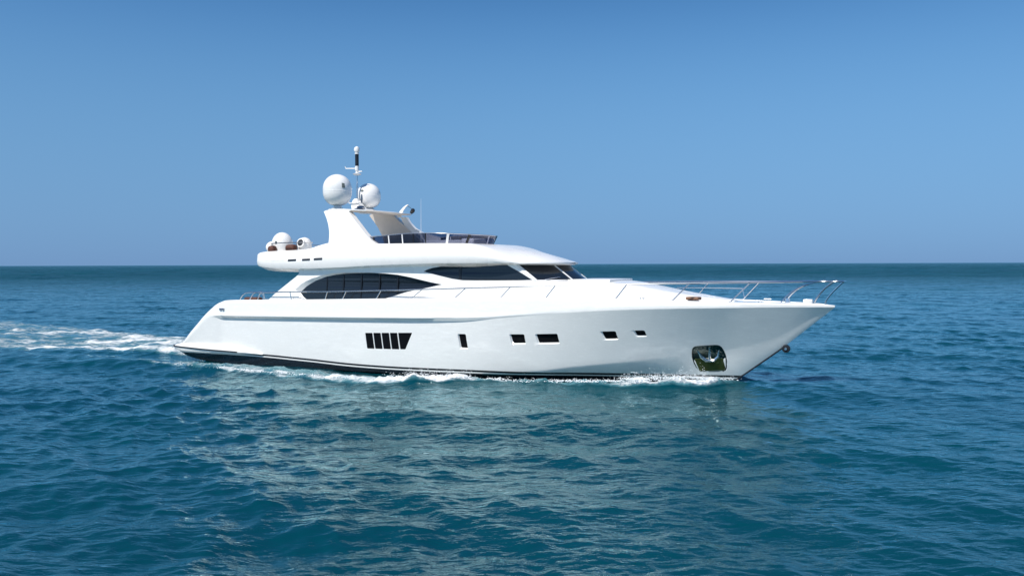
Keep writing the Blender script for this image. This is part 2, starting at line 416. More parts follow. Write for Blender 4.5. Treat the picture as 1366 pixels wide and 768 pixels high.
    def noise(sc, det, dist=0, rough=.6):
        n = N.new('ShaderNodeTexNoise'); n.inputs['Scale'].default_value = sc; n.inputs['Detail'].default_value = det; n.inputs['Distortion'].default_value = dist
        n.inputs['Roughness'].default_value = rough; L.new(mp.outputs[0], n.inputs['Vector']); return n
    def math_(op, a, bb=None, cl=False):
        n = N.new('ShaderNodeMath'); n.operation = op; n.use_clamp = cl
        for i_, v in enumerate((a, bb)):
            if v is None: continue
            if isinstance(v, (int, float)): n.inputs[i_].default_value = v
            else: L.new(v, n.inputs[i_])
        return n.outputs[0]
    n1 = noise(1.0, 9, 0.8, .66); n2 = noise(7.0, 5, 0.4, .7)
    nn = math_('ADD', math_('MULTIPLY', n1.outputs['Fac'], 0.72), math_('MULTIPLY', n2.outputs['Fac'], 0.28))
    # foam where density beats the noise
    dd = math_('SUBTRACT', math_('MULTIPLY', fa.outputs['Fac'], 0.78), math_('MULTIPLY', math_('SUBTRACT', nn, 0.5), -2.2))
    fo = N.new('ShaderNodeMapRange'); fo.interpolation_type = 'SMOOTHSTEP'; fo.inputs['From Min'].default_value = 0.50; fo.inputs['From Max'].default_value = 0.90; L.new(dd, fo.inputs['Value'])
    gate = N.new('ShaderNodeMapRange'); gate.inputs['From Min'].default_value = 0.05; gate.inputs['From Max'].default_value = 0.25; L.new(fa.outputs['Fac'], gate.inputs['Value'])
    fo_ = math_('MULTIPLY', fo.outputs[0], gate.outputs[0])
    ae = N.new('ShaderNodeMapRange'); ae.interpolation_type = 'SMOOTHSTEP'; ae.inputs['From Min'].default_value = 0.25; ae.inputs['From Max'].default_value = 1.1; L.new(fa.outputs['Fac'], ae.inputs['Value'])
    m1 = N.new('ShaderNodeMix'); m1.data_type = 'RGBA'; L.new(math_('MULTIPLY', ae.outputs[0], 0.55), m1.inputs['Factor']); L.new(rb.outputs[0], m1.inputs['A']); m1.inputs['B'].default_value = (0.14, 0.34, 0.40, 1)
    m2 = N.new('ShaderNodeMix'); m2.data_type = 'RGBA'; L.new(fo_, m2.inputs['Factor']); L.new(m1.outputs['Result'], m2.inputs['A']); m2.inputs['B'].default_value = (0.86, 0.88, 0.89, 1)
    L.new(m2.outputs['Result'], b.inputs['Base Color'])
    rg = N.new('ShaderNodeMapRange'); rg.inputs['To Min'].default_value = 0.018; rg.inputs['To Max'].default_value = 0.8; L.new(fo_, rg.inputs['Value'])
    ra = N.new('ShaderNodeAttribute'); ra.attribute_name = 'ripple'
    gl = N.new('ShaderNodeBsdfGlossy'); gl.inputs['Color'].default_value = (0.74, 0.97, 1.0, 1)
    L.new(math_('ADD', rg.outputs[0], math_('MULTIPLY', ra.outputs['Fac'], 0.08), True), gl.inputs['Roughness'])
    # ripples too small for the mesh
    mp2 = N.new('ShaderNodeMapping'); mp2.inputs['Rotation'].default_value = (0, 0, R(22)); mp2.inputs['Scale'].default_value = (0.55, 1.3, 1); L.new(geo.outputs['Position'], mp2.inputs[0])
    r1 = N.new('ShaderNodeTexNoise'); r1.inputs['Scale'].default_value = 3.6; r1.inputs['Detail'].default_value = 4; r1.inputs['Roughness'].default_value = .55; r1.inputs['Distortion'].default_value = .5; L.new(mp2.outputs[0], r1.inputs['Vector'])
    r2 = N.new('ShaderNodeTexNoise'); r2.inputs['Scale'].default_value = 0.9; r2.inputs['Detail'].default_value = 4; r2.inputs['Distortion'].default_value = .4; L.new(mp2.outputs[0], r2.inputs['Vector'])
    hh = math_('ADD', math_('MULTIPLY', r1.outputs['Fac'], 0.035), math_('MULTIPLY', r2.outputs['Fac'], 0.065))
    hh = math_('ADD', hh, math_('MULTIPLY', math_('MULTIPLY', fo_, n2.outputs['Fac']), 0.10))
    r5 = N.new('ShaderNodeTexNoise'); r5.inputs['Scale'].default_value = 0.16; r5.inputs['Detail'].default_value = 5; r5.inputs['Roughness'].default_value = .7; L.new(mp2.outputs[0], r5.inputs['Vector'])
    hh = math_('ADD', hh, math_('MULTIPLY', math_('MULTIPLY', ra.outputs['Fac'], r5.outputs['Fac']), 2.2))
    bp = N.new('ShaderNodeBump'); bp.inputs['Strength'].default_value = 1.0; bp.inputs['Distance'].default_value = 1.0; L.new(hh, bp.inputs['Height'])
    L.new(bp.outputs[0], b.inputs['Normal']); L.new(bp.outputs[0], gl.inputs['Normal'])
    # Fresnel reflection; waves too small or too far to be meshed lower the mean reflectance at grazing angles
    fr = N.new('ShaderNodeFresnel'); fr.inputs['IOR'].default_value = 1.39; L.new(bp.outputs[0], fr.inputs['Normal'])
    r6 = N.new('ShaderNodeTexNoise'); r6.inputs['Scale'].default_value = 0.010; r6.inputs['Detail'].default_value = 9; r6.inputs['Roughness'].default_value = .72; L.new(mp2.outputs[0], r6.inputs['Vector'])
    gust = N.new('ShaderNodeMapRange'); gust.inputs['From Min'].default_value = .35; gust.inputs['From Max'].default_value = .65; L.new(r6.outputs['Fac'], gust.inputs['Value'])
    kf = math_('SUBTRACT', 1.08, math_('MULTIPLY', ra.outputs['Fac'], math_('ADD', 0.22, math_('MULTIPLY', gust.outputs[0], 0.36))))
    fac = math_('MULTIPLY', math_('MULTIPLY', fr.outputs[0], kf), math_('SUBTRACT', 1.0, fo_), True)
    ms = N.new('ShaderNodeMixShader'); L.new(fac, ms.inputs[0]); L.new(b.outputs[0], ms.inputs[1]); L.new(gl.outputs[0], ms.inputs[2])
    L.new(ms.outputs[0], N['Material Output'].inputs['Surface'])
    me.materials.append(m)
    return o
water = build_water()

# ================================================================ YACHT
yacht = bpy.data.objects.new("motor_yacht", None); S.collection.objects.link(yacht)
yacht.location = ORG; yacht.rotation_euler = (0, 0, -TH)
yacht['label'] = "large white motor yacht with dark windows and flybridge under way on the blue sea"
yacht['category'] = "yacht"

# ---- hull tables (x forward from the transom, metres)
f_zs = interp([(-0.5, .66), (-.04, .90), (.5, 1.38), (1.06, 1.85), (1.55, 2.27), (2.08, 2.65), (2.6, 2.95), (3.15, 3.10), (4, 3.14), (6.2, 3.18), (14, 3.37), (20, 3.49), (23.3, 3.50), (26.2, 3.43), (29, 3.36), (30.6, 3.335), (31.4, 3.31), (32.0, 3.25)])
f_zn = interp([(-0.5, .5), (0, .74), (1, 1.5), (2, 2.20), (2.7, 2.33), (4, 2.35), (12.5, 2.48), (17.6, 2.60), (20, 2.77), (22, 2.94), (24.8, 3.10), (27.6, 3.17), (30.3, 3.21), (31.4, 3.21), (32.0, 3.20)])
f_yn = interp([(-0.5, 2.75), (0, 2.9), (3, 3.02), (8, 3.10), (17, 3.10), (20, 3.02), (22, 2.85), (24.8, 2.42), (27.6, 1.70), (29, 1.24), (30.3, .76), (31.3, .36), (31.8, .14), (32.0, .02)])
f_zc = interp([(-0.5, .32), (.3, .08), (1.5, -.08), (4, -.14), (12, -.10), (18, .10), (20.5, .30), (21.8, .50), (24.6, .86), (26.9, 1.18), (28, 1.36), (29, 1.62), (30, 2.0), (31, 2.64), (32.0, 3.2)])
f_yc = interp([(-0.5, 2.6), (0, 2.72), (10, 2.80), (17, 2.72), (20.5, 2.42), (22, 2.15), (24.6, 1.52), (26.9, .84), (28, .52), (29, .36), (30, .24), (31, .12), (32.0, .01)])
f_zk = interp([(-0.5, .28), (.3, -.05), (1.5, -.4), (4, -.7), (20, -.9), (25, -.8), (27, -.45), (28.15, .10), (29.1, .80), (30.06, 1.54), (31.05, 2.38), (32.0, 3.19)])
f_led = interp([(-0.5, 0), (2.2, 0), (3.0, .14), (14, .14), (17, .10), (19, .02), (22, 0), (32, 0)])     # ledge depth of the rubbing band
f_p = interp([(-0.5, .62), (12, .62), (18, .72), (22, .92), (26, 1.02), (32, 1.0)])

f_yc0 = f_yc
def f_yc(x):
    k = float(np.clip((x-27.0)/2.2, 0, 1)); k = k*k*(3-2*k)
    line = f_yn(x)*(f_zc(x)-f_zk(x))/(f_zn(x)-f_zk(x)+1e-4)*.96
    return f_yc0(x)*(1-k)+line*k
def hull_y(x, z):
    """half-breadth of the topsides between chine and knuckle"""
    zn, zc = f_zn(x)-.025-.135*min(1, f_led(x)/.1), f_zc(x); t = max(0, min(1, (z-zc)/max(zn-zc, 1e-3)))
    yo = f_yn(x)-f_led(x)
    return f_yc(x)+(yo-f_yc(x))*t**f_p(x)

def hull_half(x):
    zk, zc, zn, zs = f_zk(x), f_zc(x), f_zn(x), f_zs(x); zc = max(zc, zk+.001); yc, yn, led = f_yc(x), f_yn(x), f_led(x)
    H = [(x, 0, zk)]
    for t in (.25, .5, .75, 1): H.append((x, -yc*t, zk+(zc-zk)*t**1.15))
    zl = max(zn-.025-0.135*min(1, led/.1), zc+.001); N = 22
    for i in range(1, N+1):
        t = i/N; H.append((x, -(yc+(yn-led-yc)*t**f_p(x)), zc+(zl-zc)*t))
    H.insert(-1, (x, -(yc+(yn-led-yc)*.985**f_p(x)), zc+(zl-zc)*.985))
    le = .03*min(1, led/.1); H.append((x, -(yn+le), max(zn-.02, zl+.001))); H.append((x, -(yn+le), max(zn+0.03, zl+.002)))
    zs = max(zs, zn+.04); zu = zn+min(.09, (zs-zn)*.5); H.append((x, -max(yn-led*.35, .0), max(zu, zl+.003)))
    rr_ = min(.04, (zs-zn)*.25); ys = max(yn-.06-led*.3, 0)
    H.append((x, -((yn-led*.35)*.8+ys*.2), (max(zu, zl+.003))*.8+(zs-rr_)*.2)); H.append((x, -((yn-led*.35)*.2+ys*.8), (max(zu, zl+.003))*.2+(zs-rr_)*.8))
    ys = max(ys, .012); q = min(1, ys/.4)
    H.append((x, -ys, zs-rr_)); H.append((x, -(ys-.03*q), zs)); H.append((x, -(ys-.13*q), zs))
    H.append((x, -(ys-.16*q), zs-.05*q)); H.append((x, -(ys-.16*q)*.5, zs-.02*q)); H.append((x, 0, zs-.01*q))
    return H
xs = np.concatenate([np.linspace(-0.5, 3.4, 24), np.arange(3.6, 28, .22), np.linspace(28.05, 31.2, 26), np.linspace(31.3, 31.95, 12), [31.985]])
hull = rings("hull", [mirror_ring(hull_half(float(x))) for x in xs], [hullm], yacht, 48)

# window outlines in (x, z)
def outline_windows():
    W_ = []
    tops = [(11.79, 12.20), (12.245, 12.66), (12.705, 13.12), (13.165, 13.57)]
    for a, b in tops:
        W_.append([(a, 1.73+.035*(a-11.79)), (b, 1.73+.035*(b-11.79)), (b+.08, 1.0+.02*(b-11.8)), (a+.08, 1.0+.02*(a-11.8))])
    W_.append([(13.62, 1.795), (14.38, 1.82), (13.98, 1.05), (13.70, 1.04)])
    W_.append([(16.79, 1.85), (17.16, 1.86), (17.24, 1.25), (16.88, 1.25)])
    W_.append([(19.31, 1.92), (19.94, 1.94), (19.99, 1.57), (19.39, 1.54)])
    W_.append([(20.47, 1.96), (21.39, 2.0), (21.46, 1.63), (20.56, 1.59)])
    W_.append([(23.23, 2.13), (23.79, 2.15), (23.87, 1.84), (23.34, 1.82)])
    W_.append([(24.53, 2.19), (24.93, 2.20), (25.0, 1.99), (24.61, 1.98)])
    return W_
cv, cf = [], []
panes = []
for k, w in enumerate(outline_windows()):
    rp = roundpoly(w, 0.035 if k < 5 else 0.06, 3)
    dp = .035 if k < 5 else .075
    for s in (1, -1):
        inn = [(x, -s*(hull_y(x, z)-dp), z) for x, z in rp]; xm = sum(p[0] for p in w)/4; zm = sum(p[1] for p in w)/4; ch = 0 if k < 5 else 1
        out = []
        for x, z in rp:
            x2 = x-.22*ch*float(sstep(.0, .1, xm-x)); z2 = z-.30*ch*float(sstep(0, .08, zm-z)); out.append((x2, -s*(hull_y(x, z)+.25), z2))
        prism_geo(inn, out, cv, cf)
        panes.append((k, s, rp, dp))
# cockpit well and anchor pocket
prism_geo([(2.9, -2.5, 2.3), (6.9, -2.5, 2.3), (6.9, 2.5, 2.3), (2.9, 2.5, 2.3)], [(2.9, -2.5, 4), (6.9, -2.5, 4), (6.9, 2.5, 4), (2.9, 2.5, 4)], cv, cf)
pk = roundpoly([(26.62, 0.98), (26.68, 1.52), (27.72, 1.60), (27.90, 1.12), (27.86, .50), (26.80, .44)], .2, 4)
for s in (1, -1):
    prism_geo([(x, -s*(max(hull_y(x, z), .3)-.10), z) for x, z in pk], [(x, -s*(hull_y(x, z)+.5), z) for x, z in pk], cv, cf)
subtract(hull, cv, cf, 48)
for k, s, rp, dp in panes:
    V, Fc = [], []
    prism_geo([(x, -s*(hull_y(x, z)-dp-.004), z) for x, z in rp], [(x, -s*(hull_y(x, z)-dp+.012), z) for x, z in rp], V, Fc)
    mesh_obj("porthole_pane" if k > 4 else "vent_pane", V, Fc, portm, hull, 0)

# anchor pocket of polished steel, with the anchor in it
mirror_steel = mat("mirror_steel", (0.10, 0.12, 0.11), 0.08, metal=1.0)
olive = mat("olive_reflection_steel", (0.10, 0.12, 0.035), 0.22, metal=.6, var=.4, vscale=5)
def pocket_y(x, z):
    return max(hull_y(x, z), .3) if z > f_zc(x) else np.interp(z, [f_zk(x), f_zc(x)], [0.0, f_yc(x)])
for s in (1, -1):
    V, Fc = [], []
    cx, cz = 27.26, 1.02
    big = [(cx+(x-cx)*1.05, cz+(z-cz)*1.05) for x, z in pk]
    rr_ = []
    for sc, dd_ in ((1.05, .004), (1.045, .03), (0.98, .032), (.94, -.045), (.7, -.07), (.4, -.085), (.1, -.09)):
        rr_.append([(cx+(x-cx)*sc, -s*(pocket_y(cx+(x-cx)*sc, cz+(z-cz)*sc)+dd_), cz+(z-cz)*sc) for x, z in pk])
    pkt = rings("anchor_pocket", rr_, mirror_steel, hull, 50)
    # lower plate, with an olive reflection put into its colour
    V, Fc = [], []
    pl = roundpoly([(26.68, 1.0), (27.87, 1.06), (27.83, .53), (26.84, .46)], .05, 3)
    prism_geo([(x, -s*(pocket_y(x, z)-.03), z) for x, z in pl], [(x, -s*(pocket_y(x, z)+.035-(z-.5)*.05), z) for x, z in pl], V, Fc)
    mesh_obj("chafe_plate", V, Fc, olive, hull, 30)
    V, Fc = [], []
    def ap(x, z, o_=.03): return (x, -s*(pocket_y(x, z)+o_), z)
    tube_geo([ap(27.3, 1.5, -.03), ap(27.28, 1.2, .0), ap(27.26, .92, .02)], [.045, .05, .06], 8, V, Fc)
    tube_geo([ap(26.84, 1.36, .0), ap(26.95, 1.1, .03), ap(27.12, .94, .04), ap(27.42, .94, .04), ap(27.60, 1.12, .03), ap(27.66, 1.42, .0)], [.02, .06, .07, .07, .06, .02], 8, V, Fc)
    mesh_obj("anchor", V, Fc, steel, hull, 40)

# stem strip and bow eye
tube("stem_strip", [(28.0, 0, -.02), (28.17, 0, .10), (29.12, 0, .81), (30.0, 0, 1.49)], .035, black, hull, 8)
Rx = Matrix.Rotation(R(90), 4, 'X')
lathe("bow_roller", [(.05, -.11), (.15, -.10), (.16, -.05), (.11, -.03), (.11, .03), (.16, .05), (.15, .10), (.05, .11)], black, hull, (30.17, 0, 1.49), 20, Rx)
lathe("roller_pin", [(.05, -.15), (.055, -.14), (.055, .14), (.05, .15)], steel, hull, (30.17, 0, 1.49), 12, Rx)
tube("roller_bracket", [(29.95, 0, 1.62), (30.17, 0, 1.49)], .05, steel, hull, 8)

# small exhaust grille near the stern
for s in (1, -1):
    for q in range(2):
        V, Fc = [], []; x0 = 2.74+.17*q
        prism_geo([(x0, -s*2.95, 2.60-.0), (x0+.13, -s*2.95, 2.60), (x0+.13, -s*2.95, 2.70), (x0, -s*2.95, 2.70)], [(x0, -s*3.03, 2.60), (x0+.13, -s*3.03, 2.60), (x0+.13, -s*3.0, 2.70), (x0, -s*3.0, 2.70)], V, Fc)
        mesh_obj("side_grille", V, Fc, dsteel, hull, 0)

# swim platform wrapping the stern
def plat_half(x):
    zt = np.interp(x, [-1.0, -.7, 0, 1.7, 4, 5.0, 5.5], [.66, .70, .82, .80, .74, .62, .50]); zb = np.interp(x, [-1.0, -.5, 0, 2, 5.5], [.58, .42, .36, .36, .40])
    w = np.interp(x, [-1.0, -.80, -.6, 0, 2, 4, 5, 5.5], [2.5, 2.78, 2.92, 3.02, 3.10, 3.10, 3.02, 2.92])
    zt = max(zt, zb+.06)
    return [(x, 0, zb), (x, -(w-.25), zb), (x, -(w-.05), zb+.03), (x, -w, zb+(zt-zb)*.35), (x, -(w-.02), zb+(zt-zb)*.62), (x, -(w-.09), zt-.03), (x, -(w-.16), zt), (x, 0, zt)]
plat = rings("swim_platform", [mirror_ring(plat_half(float(x))) for x in np.concatenate([[-1.0, -.86, -.8, -.7, -.55, -.3], np.arange(0, 5.6, .25)])], white, yacht, 35)
def plat_edge(x): return float(np.interp(x, [-1.0, -.80, -.6, 0, 2, 4], [2.5, 2.78, 2.92, 3.02, 3.10, 3.10]))
def plz(x): return float(np.interp(x, [-1.0, 0, 2, 4.4], [.635, .60, .54, .50]))
pts = [(x, -(plat_edge(x)+.012), plz(x)) for x in (4.0, 3.2, 2.4, 1.6, .8, 0, -.4, -.6, -.8)]
pts += [(-.90, -2.5, .64), (-.90, 0, .64), (-.90, 2.5, .64)]+[(x, -y, z) for x, y, z in reversed(pts)]
tube("rubbing_strake", pts, .035, black, plat, 8)
tube("stern_cleat", [(-.25, -2.7, .82), (-.22, -2.7, .93), (-.02, -2.7, .95), (.0, -2.7, .84)], .016, steel, plat, 8)

# ---- deckhouse
f_w0 = interp([(5, 2.74), (12, 2.74), (15, 2.66), (18, 2.42), (20.2, 2.26), (22, 2.1)])
def xa(z): return float(np.interp(z, [2.2, 3.05, 3.17, 3.46, 3.91, 4.29, 4.43, 4.53, 4.62, 4.72, 4.98], [5.2, 5.65, 5.79, 6.16, 6.84, 7.42, 7.62, 7.66, 7.58, 7.40, 7.0]))
def xf(z): return 21.55 if z < 4.18 else 21.55-(z-4.18)*1.36
def house_y(x, z): return f_w0(x)-0.085*max(0, z-3.2)
FR = 1.42
def front_pt(y, z):
    xs_ = xf(z)-FR; w = house_y(xs_, z); t = min(1, abs(y)/w)
    return xf(z)-FR*t**2.3
zsr = list(np.arange(3.0, 4.99, .085))+[4.985]
secs = []
for z in zsr:
    z = float(z); x0, x1 = xa(z), xf(z)-FR; half = [(x0, 0, z)]
    for t in np.linspace(0, 1, 56):
        x = x0+(x1-x0)*t; half.append((x, -house_y(x, z), z))
    w = house_y(x1, z)
    for t in np.linspace(0, 1, 22)[1:]:
        y = w*math.cos(t*math.pi/2); half.append((front_pt(y, z), -y, z))
    half[-1] = (xf(z), 0, z)
    secs.append(mirror_ring(half))
house = rings("deckhouse", secs, white, yacht, 25)
cv, cf = [], []
arch_t = [(7.70, 3.56), (8.05, 3.84), (8.30, 3.98), (8.6, 4.12), (9.2, 4.31), (9.8, 4.42), (10.4, 4.475), (11.2, 4.50), (12.0, 4.51), (12.7, 4.49), (13.4, 4.43), (14.13, 4.31), (14.6, 4.21), (15.15, 4.10), (15.74, 4.0)]
arch_b = [(15.3, 3.91), (14.9, 3.83), (14.4, 3.74), (13.9, 3.64), (13.3, 3.47), (12.9, 3.36), (12.5, 3.28), (11, 3.24), (9, 3.22), (8.1, 3.22), (7.9, 3.34)]
arch = arch_t+arch_b
off = [max(0, 1-i/9) for i in range(len(arch_t))]
arch_o = [(x-.30*o_ if i < 1 else x-.26*o_, z+.13*min(1, o_*1.3)) for i, ((x, z), o_) in enumerate(zip(arch_t, off))]+[(x, z) for x, z in arch_b[:-2]]+[(8.0, 3.22), (7.66, 3.30)]
def shrink(pts, c, k): return [(c[0]+(x-c[0])*k, c[1]+(z-c[1])*k) for x, z in pts]
pil = [(14.76, 4.58), (14.95, 4.67), (15.2, 4.745), (15.6, 4.80), (16.1, 4.835), (16.8, 4.86), (17.9, 4.875), (18.82, 4.87), (19.5, 4.52), (20.02, 4.22), (19.4, 4.20), (18.4, 4.19), (17.4, 4.185), (16.75, 4.19), (16.2, 4.26), (15.5, 4.41)]
GD = .13
for s in (1, -1):
    ext = lambda P_in, P_out: [(xo+(xo-xi)*.9, zo+(zo-zi)*.9) for (xi, zi), (xo, zo) in zip(P_in, P_out)]
    # taper passes through arch_o at the skin
    inn = [(x, -s*(house_y(x, z)-GD), z) for x, z in arch]
    o2 = [(xo+(xo-xi)*.9, -s*(house_y(xo, zo)+GD*.9), zo+(zo-zi)*.9) for (xi, zi), (xo, zo) in zip(arch, arch_o)]
    prism_geo(inn, o2, cv, cf)
    prism_geo([(x, -s*(house_y(x, z)-.03), z) for x, z in pil], [(x, -s*(house_y(x, z)+.2), z) for x, z in pil], cv, cf)
prism_geo([(4.9, -2.50, 2.9), (7.95, -2.50, 2.9), (7.95, 2.50, 2.9), (4.9, 2.50, 2.9)], [(4.9, -2.50, 4.80), (7.95, -2.50, 4.80), (7.95, 2.50, 4.80), (4.9, 2.50, 4.80)], cv, cf)
subtract(house, cv, cf, 25)
mull = mat("black_mullion", (0.006, 0.006, 0.008), .3)
for s in (1, -1):
    V, Fc = [], []
    prism_geo([(x, -s*(house_y(x, z)-GD-.006), z) for x, z in arch], [(x, -s*(house_y(x, z)-GD+.012), z) for x, z in arch], V, Fc)
    g = mesh_obj("saloon_window", V, Fc, glass, house, 0)
    for (xt, zt) in ((9.30, 4.33), (10.28, 4.46), (11.32, 4.50), (12.35, 4.50), (13.35, 4.44)):
        V, Fc = [], []; zb_ = 3.23 if xt < 12.4 else 3.45
        q = [(xt-.035, zt-.0), (xt+.035, zt-.0), (xt+.035, zb_), (xt-.035, zb_)]
        prism_geo([(x, -s*(house_y(x, z)-GD), z) for x, z in q], [(x, -s*(house_y(x, z)-GD+.022), z) for x, z in q], V, Fc)
        mesh_obj("mullion", V, Fc, mull, g, 0)
    V, Fc = [], []
    prism_geo([(x, -s*(house_y(x, z)-.036), z) for x, z in pil], [(x, -s*(house_y(x, z)-.018), z) for x, z in pil], V, Fc)
    g = mesh_obj("pilothouse_window", V, Fc, glass, house, 0)
    V, Fc = [], []; q = [(16.52, 4.845), (16.64, 4.85), (16.68, 4.19), (16.56, 4.195)]
    prism_geo([(x, -s*(house_y(x, z)-.02), z) for x, z in q], [(x, -s*(house_y(x, z)-.008), z) for x, z in q], V, Fc)
    mesh_obj("mullion", V, Fc, mull, g, 0)
# windscreen panes follow the curved front
def front_patch(name, y0, y1, z0, z1, off, m, parent, ny=14, thick=.012):
    V, Fc = [], []; nz = 5
    def P(y, z, d):
        e = 1e-3; t1 = Vector((front_pt(y+e, z)-front_pt(y-e, z), 2*e, 0)).normalized(); t2 = Vector((front_pt(y, z+.01)-front_pt(y, z), 0, .01)).normalized()
        n = t1.cross(t2); n = n if n.x > 0 else -n
        return Vector((front_pt(y, z), y, z))+n*d
    for d in (off-thick, off):
        for i in range(ny+1):
            for j in range(nz+1): V.append(P(y0+(y1-y0)*i/ny, z0+(z1-z0)*j/nz, d))
    M = (ny+1)*(nz+1); w_ = nz+1
    for i in range(ny):
        for j in range(nz):
            a = i*w_+j; Fc.append((a, a+1, a+w_+1, a+w_)); Fc.append((M+a, M+a+w_, M+a+w_+1, M+a+1))
    for i in range(ny):
        a = i*w_; Fc.append((a, a+w_, M+a+w_, M+a)); a = i*w_+nz; Fc.append((a, M+a, M+a+w_, a+w_))
    for j in range(nz):
        a = j; Fc.append((a, M+a, M+a+1, a+1)); a = ny*w_+j; Fc.append((a, a+1, M+a+1, M+a))
    return mesh_obj(name, V, Fc, m, parent, 50)
for (a, b) in ((-2.10, -.93), (-.85, .85), (.93, 2.10)):
    front_patch("windscreen_pane", a, b, 4.225, 4.90, .014, glass, house)
for yb in (-.89, .89):
    front_patch("windscreen_pillar", yb-.035, yb+.035, 4.2, 4.92, .035, white, house, 2, .03)
for yb in (-2.14, 2.14):
    front_patch("windscreen_pillar", yb-.06, yb+.04, 4.2, 4.92, .03, white, house, 2, .03)
for y0 in (-1.95, -.1, 1.3):
    p0 = (front_pt(y0, 4.2)+.07, y0, 4.24)
    p1 = (front_pt(y0+.55, 4.3)+.07, y0+.62, 4.34)
    tube("wiper", [p0, ((p0[0]+p1[0])/2+.03, (p0[1]+p1[1])/2, 4.30), p1], .014, steel, house, 6)

# ---- coachroof running down to the foredeck
f_cw = interp([(19, 2.28), (21, 2.24), (23, 2.06), (25, 1.62), (26.5, 1.15), (27.6, .72), (28.2, .35)])
f_ct = interp([(19, 4.19), (21.6, 4.19), (23.3, 4.14), (24.4, 3.98), (26, 3.70), (27.4, 3.50), (28.2, 3.40)])
def cr_half(x):
    w, t = f_cw(x), f_ct(x); b = 3.2; h = max(t-3.36, .02)
    return [(x, 0, b), (x, -(w+.10*h), b), (x, -(w+.09*h), 3.36), (x, -w, t-.45*h), (x, -(w-.05), t-.10*h), (x, -max(w-.14, .01), t-.02*h), (x, -w*.5, t+.035*h), (x, 0, t+.05*h)]
croof = rings("coachroof", [mirror_ring(cr_half(float(x))) for x in np.arange(18.6, 28.21, .3)], white, yacht, 28)
bevel_box("sunpad_base", (22.35, 0, 4.19), (1.9, 3.1, .10), .03, white, croof)
# brown seat moulding on the foredeck
bevel_box("foredeck_hatch", (31.0, -.12, 3.42), (.34, .34, .13), .03, white, yacht)
tube("windlass", [(30.2, .1, 3.34), (30.2, .1, 3.5)], [.11, .09], steel, yacht, 16)
for (x, y) in ((29.3, -.95), (29.3, .95), (24.9, -2.28), (24.9, 2.28)):
    V, Fc = tube_geo([(x-.14, y, f_zs(x)+.07), (x+.14, y, f_zs(x)+.07)], .018, 8); tube_geo([(x-.06, y, f_zs(x)-.04), (x-.06, y, f_zs(x)+.07)], .015, 8, V, Fc); tube_geo([(x+.06, y, f_zs(x)-.04), (x+.06, y, f_zs(x)+.07)], .015, 8, V, Fc)
    mesh_obj("mooring_cleat", V, Fc, steel, yacht, 40)

# ---- flybridge body
f_fb = interp([(4.8, 5.00), (5.05, 4.88), (5.5, 4.80), (6.3, 4.74), (8, 4.72), (10.2, 4.77), (12, 4.85), (14.4, 4.92), (16.3, 4.95), (18.2, 4.95), (19.6, 4.92), (21, 4.92)])
f_ft = interp([(4.8, 5.30), (4.95, 5.42), (5.3, 5.54), (6.2, 5.60), (7.6, 5.64), (8.2, 5.70), (8.8, 5.86), (9.4, 5.97), (10.2, 6.0), (12.3, 5.88), (15, 5.86), (16.9, 5.83), (17.8, 5.68), (18.6, 5.40), (19.3, 5.07), (19.6, 4.99), (21, 4.97)])
f_fc = interp([(4.8, 5.30), (4.95, 5.40), (5.3, 5.48), (8, 5.52), (9.2, 5.8), (12, 5.86), (16.0, 5.87), (17.2, 5.82), (18.2, 5.69), (19.2, 5.48), (20.0, 5.27), (20.6, 5.09), (20.95, 4.985), (21, 4.97)])
f_fw = interp([(4.8, 2.25), (4.9, 2.55), (5.1, 2.75), (5.6, 2.88), (7, 2.94), (14, 2.94), (16.5, 2.90), (18, 2.80), (19, 2.58), (19.6, 2.36), (20.2, 1.98), (20.6, 1.55), (20.85, 1.1), (20.96, .7), (21.0, .35)])
def fly_half(x):
    b, t, c, w = f_fb(x), f_ft(x), f_fc(x), f_fw(x)
    nose = sstep(16.8, 19.3, x); t = max(t, b+.05); m_ = b+(t-b)*.40
    c = max(c, t-.001 if x > 19 else c)
    sof = min(.17, .17*(1-.55*nose)); w1 = w-.05-.36*(1-nose)*sstep(5.0, 6.5, x)*(t-m_)/.6
    H = [(x, 0, b-sof), (x, -max(w-.52, .02), b-sof), (x, -max(w-.16, .02), b-.03), (x, -(w-.06), b), (x, -(w-.015), b+(m_-b)*.35), (x, -w, m_-.02), (x, -(w-.01), m_+.04)]
    H += [(x, -(w1+(w-w1)*.45), m_+(t-m_)*.55), (x, -w1-.01, t-.06), (x, -(w1-.025), t-.02), (x, -(w1-.09), t+.0)]
    # inner edge of the coaming, then the top
    for q in (.86, .7, .5, .25): H.append((x, -(w1-.09)*q, t+(c-t)*(1-q**2.2)))
    H.append((x, 0, c))
    return H
fx = np.concatenate([[4.8, 4.83, 4.88, 4.95, 5.05, 5.2, 5.4, 5.6, 5.8], np.arange(6.05, 19.0, .22), np.arange(19.05, 20.6, .12), [20.6, 20.7, 20.78, 20.85, 20.9, 20.94, 20.97, 20.99, 21.0]])
fly = rings("flybridge", [mirror_ring(fly_half(float(x))) for x in fx], white, yacht, 24)
